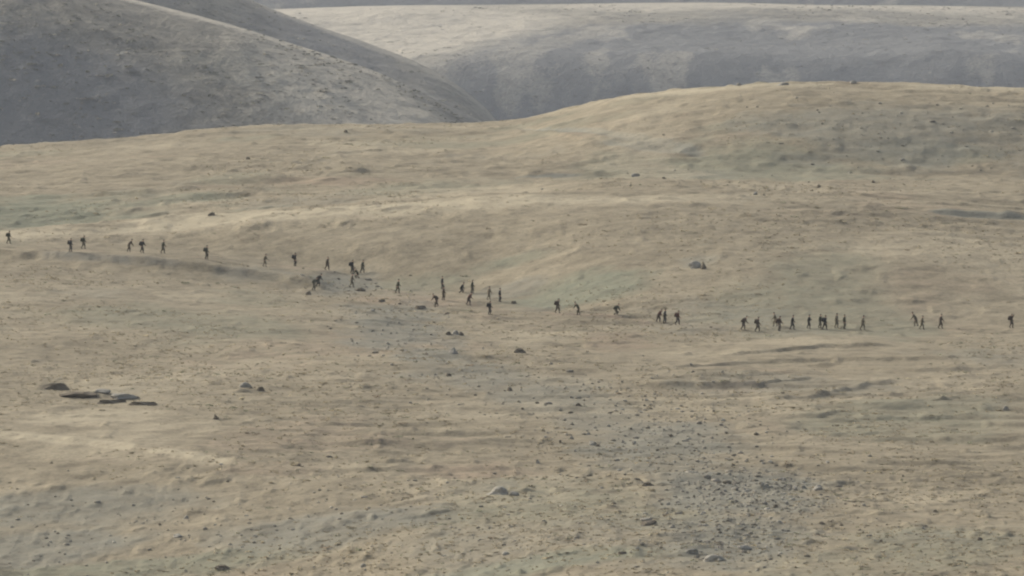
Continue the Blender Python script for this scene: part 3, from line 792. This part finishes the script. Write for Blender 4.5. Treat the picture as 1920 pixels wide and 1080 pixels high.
def body_mesh(pname, p):
    J = pose_joints(p)
    names = list(J)
    idx = {n: i for i, n in enumerate(names)}
    E = [('pelvis', 'waist'), ('waist', 'chest'), ('chest', 'neck'), ('neck', 'head0'), ('head0', 'head1')]
    for n in 'lr':
        E += [('pelvis', 'hip' + n), ('hip' + n, 'knee' + n), ('knee' + n, 'ank' + n), ('ank' + n, 'toe' + n), ('chest', 'sho' + n), ('sho' + n, 'elb' + n), ('elb' + n, 'wri' + n), ('wri' + n, 'palm' + n)]
    me = bpy.data.meshes.new('figure')
    me.from_pydata([J[n] for n in names], [(idx[a], idx[b]) for a, b in E], [])
    ob = bpy.data.objects.new('figure', me); COL.objects.link(ob)
    ob.modifiers.new('skin', 'SKIN'); ob.modifiers['skin'].use_smooth_shade = True
    for n in names:
        sv = me.skin_vertices[0].data[idx[n]]
        sv.radius = RAD[n] if n in RAD else RAD[n[:-1]]
        sv.use_root = n == 'pelvis'
    ob.modifiers.new('sub', 'SUBSURF').levels = 1
    dg = bpy.context.evaluated_depsgraph_get()
    ev = ob.evaluated_get(dg)
    out = bpy.data.meshes.new_from_object(ev)
    bpy.data.objects.remove(ob); bpy.data.meshes.remove(me)
    out.materials.clear()
    for m in (M_skin, M_skin, M_skin, M_boot, M_hair): out.materials.append(m)
    bm = bmesh.new(); bm.from_mesh(out)
    seg = [(Vector(J[a]), Vector(J[b]), a, b) for a, b in E]
    for f in bm.faces:
        c = f.calc_center_median(); best = None
        for A, B, a, b in seg:
            t = max(0, min(1, (c - A).dot(B - A) / max((B - A).length_squared, 1e-6)))
            d = (c - A.lerp(B, t)).length
            if best is None or d < best[0]: best = (d, a, b, t)
        a, b = best[1], best[2]
        mi = 1
        if b.startswith('head') or b.startswith('palm'): mi = 0
        elif b == 'neck' and best[3] > .8: mi = 0
        elif b.startswith('toe') or (b.startswith('ank') and best[3] > .75): mi = 3
        elif b[:3] in ('hip', 'kne', 'ank'): mi = 2
        f.material_index = mi; f.smooth = True
    # face and fingers
    h0, h1 = Vector(J['head0']), Vector(J['head1'])
    hc = (h0 + h1) / 2
    tube(bm, [hc + Vector((.065, 0, .02)), hc + Vector((.098, 0, -.02)), hc + Vector((.07, 0, -.032))], [.009, .015, .008], 0)
    tube(bm, [hc + Vector((.072, -.022, -.058)), hc + Vector((.078, 0, -.056)), hc + Vector((.072, .022, -.058))], [.004, .007, .004], 0)
    for s in (-1, 1):
        tube(bm, [hc + Vector((.070, .03 * s - .008, .018)), hc + Vector((.078, .03 * s, .018)), hc + Vector((.070, .03 * s + .008, .018))], [.004, .008, .004], 4)
        tube(bm, [hc + Vector((-.005, .076 * s, -.03)), hc + Vector((-.012, .090 * s, .0)), hc + Vector((-.005, .078 * s, .03))], [.008, .014, .008], 0)
    for n, s in (('l', 1), ('r', -1)):
        w, pm = Vector(J['wri' + n]), Vector(J['palm' + n])
        d = (pm - w).normalized(); side = Vector((1, 0, 0)) - d * d.x
        side = side.normalized() if side.length > .1 else Vector((0, 0, 1))
        inn = Vector((0, -s, 0)) - d * (-s * d.y); inn = inn.normalized() if inn.length > .1 else side.cross(d)
        for k, L in enumerate((.075, .085, .08, .062)):
            b0 = pm + side * (.027 - .018 * k)
            tube(bm, [b0, b0 + d * L * .5 + inn * .008, b0 + d * L * .85 + inn * .032], [.0095, .0085, .006], 0, 4)
        b0 = w.lerp(pm, .5) + side * .03
        tube(bm, [b0, b0 + side * .028 + d * .03 + inn * .008, b0 + side * .032 + d * .06 + inn * .02], [.011, .010, .007], 0, 4)
    bm.to_mesh(out); bm.free()
    zmin = min(v.co.z for v in out.vertices)
    for v in out.vertices: v.co.z -= zmin
    # hair cap
    hb = bmesh.new()
    bmesh.ops.create_uvsphere(hb, u_segments=12, v_segments=8, radius=1.0)
    for v in hb.verts:
        c = v.co.copy()
        lowcut = -.15 if c.x < .2 else .28
        c.z = max(c.z, lowcut)
        v.co = hc + Vector((c.x * .100 - .012, c.y * .090, c.z * .105 + .035)); v.co.z -= zmin
    for f in hb.faces: f.smooth = True
    hm = bpy.data.meshes.new('hair'); hb.to_mesh(hm); hb.free(); hm.materials.append(M_hair)
    # pack
    pb = bmesh.new()
    bmesh.ops.create_cube(pb, size=1.0)
    ch = Vector(J['chest'])
    for v in pb.verts:
        v.co = Vector((v.co.x * (.22 + .05 * (v.co.z < 0)), v.co.y * .40, v.co.z * .50))
    bmesh.ops.bevel(pb, geom=pb.edges[:], offset=.055, segments=2, affect='EDGES')
    tl = math.atan2(ch.x - J['pelvis'][0], .40)
    for v in pb.verts:
        x, z = v.co.x, v.co.z
        v.co.x = x * math.cos(tl) + z * math.sin(tl) + ch.x - .265
        v.co.z = -x * math.sin(tl) + z * math.cos(tl) + ch.z - .09 - zmin
    for s in (-1, 1):
        tube(pb, [(ch.x - .15, .11 * s, ch.z + .17 - zmin), (ch.x + .02, .12 * s, ch.z + .175 - zmin), (ch.x + .135, .11 * s, ch.z + .02 - zmin), (ch.x - .05, .15 * s, ch.z - .19 - zmin), (ch.x - .17, .13 * s, ch.z - .2 - zmin)], [.02] * 5, 0, 4)
    for f in pb.faces: f.smooth = True
    pk = bpy.data.meshes.new('backpack'); pb.to_mesh(pk); pb.free()
    return out, hm, pk

POSES = {'stride': dict(stride=.20, lean=.08, lead=1), 'stride_b': dict(stride=.17, lean=.10, lead=-1, swing=.2), 'short': dict(stride=.10, lean=.05, lead=1, lift=.03),
         'stand': dict(stride=.05, lean=.02, lead=-1, lift=0, swing=.04), 'bent': dict(stride=.16, lean=.26, lead=1, crouch=.05),
         'hold': dict(stride=.15, lean=.06, lead=-1, arml=((.10, .24, .22), (.30, .12, .26)), armr=((.06, .24, .20), (.24, .10, .14))),
         'raise': dict(stride=.14, lean=.05, lead=1, arml=((.10, .30, .52), (.20, .26, .74))), 'squat': dict(stride=.16, lean=.22, lead=1, crouch=.36, lift=.02)}
BODY = {}
def person(px, row, pose, outfit, label, group, pack=False, face=1, tall=1.0, turn=0.0):
    if pose not in BODY: BODY[pose] = body_mesh(pose, POSES[pose])
    body, hair, packm = BODY[pose]
    x, y = hit(px, row)
    root = link(bpy.data.objects.new('person', None))
    root.empty_display_size = 0.2
    root.location = (x, y, float(ground_z(x, y)) - 0.02)
    root.rotation_euler = (0, 0, (0 if face > 0 else math.pi) + turn + rng.uniform(-.35, .35))
    s_ = tall * rng.uniform(1.0, 1.07)
    root.scale = (s_ * 1.10, s_ * 1.10, s_)
    tag(root, label, 'person', group)
    key = (pose, outfit)
    if key not in BODY:
        b = body.copy(); b.materials[1] = OUTM[outfit][0]; b.materials[2] = OUTM[outfit][1]
        k = packm.copy(); k.materials.clear(); k.materials.append(OUTM[outfit][2])
        BODY[key] = (b, k)
    b, k = BODY[key]
    link(bpy.data.objects.new('body', b), root)
    link(bpy.data.objects.new('hair', hair), root)
    if pack: link(bpy.data.objects.new('backpack', k), root)
    return root

GA, GB, GC, GD, GE, GF = ('walkers strung out along the dark bank', 'walkers around the grey bare patch', 'walkers gathered in the hollow', 'walkers crossing the green patch', 'close trio of walkers', 'file of walkers on the ribbed slope')
PEOPLE = [
 (16, 457, 'stride', 'olive', 'person in dark clothes walking alone at the very end of the line beyond the bank', GA, 1, 1),
 (132, 472, 'short', 'black', 'stocky dark figure of a person walking lower of two on the rise above the bank', GA, 1, 1),
 (156, 467, 'stride', 'olive', 'person in dark clothes walking higher of two on the rise above the bank', GA, 1, 1),
 (241, 472, 'bent', 'brown', 'stooping dark-clothed person just behind a bulkier walker above the bank', GA, 0, 1),
 (266, 474, 'stride_b', 'black', 'bulky dark-clothed person with a stooping walker close behind above the bank', GA, 1, 1),
 (305, 475, 'stride', 'olive', 'slim dark-clothed person alone above the bank ahead of the stooping pair', GA, 0, 1),
 (387, 486, 'short', 'olive', 'dark-clothed person alone where the bank fades into grey ground', GA, 1, 1),
 (496, 500, 'stride_b', 'khaki', 'drab brownish person at the outer rim of the grey bare patch', GB, 0, 1),
 (553, 499, 'stand', 'black', 'person in near-black clothes standing at the upper rim of the grey patch', GB, 1, 1),
 (613, 506, 'stride', 'brown', 'person in brown clothes walking along the top of the grey bare patch', GB, 0, 1),
 (660, 513, 'short', 'black', 'dark-clothed person of the upper pair by the green edge of the grey patch', GB, 1, 1),
 (679, 512, 'stride', 'olive', 'dark-clothed person of the upper pair by the green edge of the grey patch', GB, 0, 1),
 (671, 522, 'squat', 'olive', 'crouching dark-clothed person below a pair at the edge of the grey patch', GB, 0, -1),
 (596, 538, 'bent', 'black', 'person in black bent under a load on the grey bare patch', GB, 1, 1),
 (588, 544, 'bent', 'olive', 'stooping person in olive right behind a loaded walker on the grey patch', GB, 1, 1),
 (659, 539, 'stride', 'khaki', 'faint drab-clothed person on the far side of the grey bare patch', GB, 0, 1),
 (745, 550, 'stride_b', 'olive', 'person in olive alone on green ground between the two groups', GB, 0, 1),
 (829, 543, 'stand', 'black', 'dark-clothed person standing apart at the upper edge of the hollow', GC, 0, 1),
 (831, 563, 'short', 'brown', 'person in brown just behind a stooping loaded walker in the hollow', GC, 0, 1),
 (819, 575, 'bent', 'brown', 'stooping loaded person in brown on the trampled reddish ground', GC, 1, -1),
 (864, 549, 'squat', 'black', 'crouching dark-clothed person beside a standing one in the hollow', GC, 0, 1),
 (885, 550, 'short', 'olive', 'standing person in olive beside a crouching one in the hollow', GC, 0, 1),
 (878, 572, 'bent', 'rust', 'stooping person in rusty brown clothes in the middle of the hollow', GC, 0, 1),
 (916, 562, 'stride', 'khaki', 'drab-clothed person walking on grey ground on the far side of the hollow', GC, 0, 1),
 (937, 566, 'stand', 'black', 'slim dark-clothed person standing at the far edge of the hollow', GC, 0, 1),
 (918, 590, 'short', 'black', 'bulky dark figure of a person on the lower lip of the hollow', GC, 1, 1),
 (1045, 587, 'stride', 'brown', 'dark-clothed person walking onto the green patch first of three', GD, 1, 1),
 (1085, 591, 'bent', 'olive', 'stooping olive-clothed person in the middle of the green patch', GD, 0, -1),
 (1154, 590, 'squat', 'olive', 'crouching olive-clothed person at the outer edge of the green patch', GD, 1, 1),
 (1234, 604, 'bent', 'rust', 'stooping person in rusty red-brown clothes at the back of the trio', GE, 0, 1),
 (1246, 607, 'short', 'black', 'dark-clothed person in the middle of the trio', GE, 0, 1),
 (1270, 609, 'stride', 'rust', 'upright person in rusty brown clothes leading the trio', GE, 1, 1),
 (1393, 619, 'bent', 'brown', 'stooping dark-brown person at the back end of the file', GF, 1, 1),
 (1420, 622, 'stride', 'brown', 'person in dark brown second from the back end of the file', GF, 1, 1),
 (1454, 612, 'stride_b', 'khaki', 'drab-clothed person a little uphill of the file', GF, 0, -1),
 (1461, 621, 'short', 'brown', 'person in dark brown just below a drab walker in the file', GF, 1, 1),
 (1485, 618, 'stride', 'black', 'person in black walking mid-stride in the close-packed file', GF, 0, 1),
 (1516, 617, 'hold', 'black', 'person in black holding something in front in the close-packed file', GF, 0, 1),
 (1537, 616, 'hold', 'olive', 'olive-clothed person half hidden by a loaded walker in the file', GF, 0, 1),
 (1546, 618, 'stride', 'black', 'loaded person in black overlapping an olive-clothed one in the file', GF, 1, 1),
 (1568, 615, 'short', 'khaki', 'drab-clothed person between two dark walkers in the file', GF, 0, 1),
 (1583, 617, 'stand', 'olive', 'tall upright olive-clothed person near the front of the file', GF, 0, 1),
 (1617, 619, 'stride', 'khaki', 'drab-clothed person walking a few steps ahead of the file', GF, 0, 1),
 (1718, 612, 'bent', 'khaki', 'stooping drab-clothed person behind an upright one ahead of the file', GF, 0, -1),
 (1728, 618, 'stride', 'khaki', 'upright drab-clothed person with a stooping one close behind', GF, 0, 1),
 (1763, 616, 'stride', 'brown', 'brown-clothed person walking alone ahead of the drab pair', GF, 0, 1),
 (1896, 615, 'raise', 'brown', 'brown-clothed person with one arm raised far ahead of all others', GF, 1, 1),
]
for px, row, pose, outfit, label, group, pack, face in PEOPLE:
    person(px, row, pose, outfit, label, group, bool(pack), face)

# ------------------------------------------------------------------ haze
hm = bpy.data.materials.new('thin_haze'); hm.use_nodes = True
hn = hm.node_tree.nodes; hn.clear()
vo = hn.new('ShaderNodeVolumePrincipled'); ho = hn.new('ShaderNodeOutputMaterial')
vo.inputs['Color'].default_value = (.84, .91, 1.0, 1)
vo.inputs['Density'].default_value = 0.000055
hm.node_tree.links.new(vo.outputs[0], ho.inputs['Volume'])
bm = bmesh.new(); bmesh.ops.create_cube(bm, size=1.0)
me = bpy.data.meshes.new('haze'); bm.to_mesh(me); bm.free(); me.materials.append(hm)
hz = link(bpy.data.objects.new('haze', me))
hz.scale = (64000, 50000, 900); hz.location = (0, 16000, 100)
tag(hz, 'thin pale haze lying over the hills', 'haze', kind='stuff')
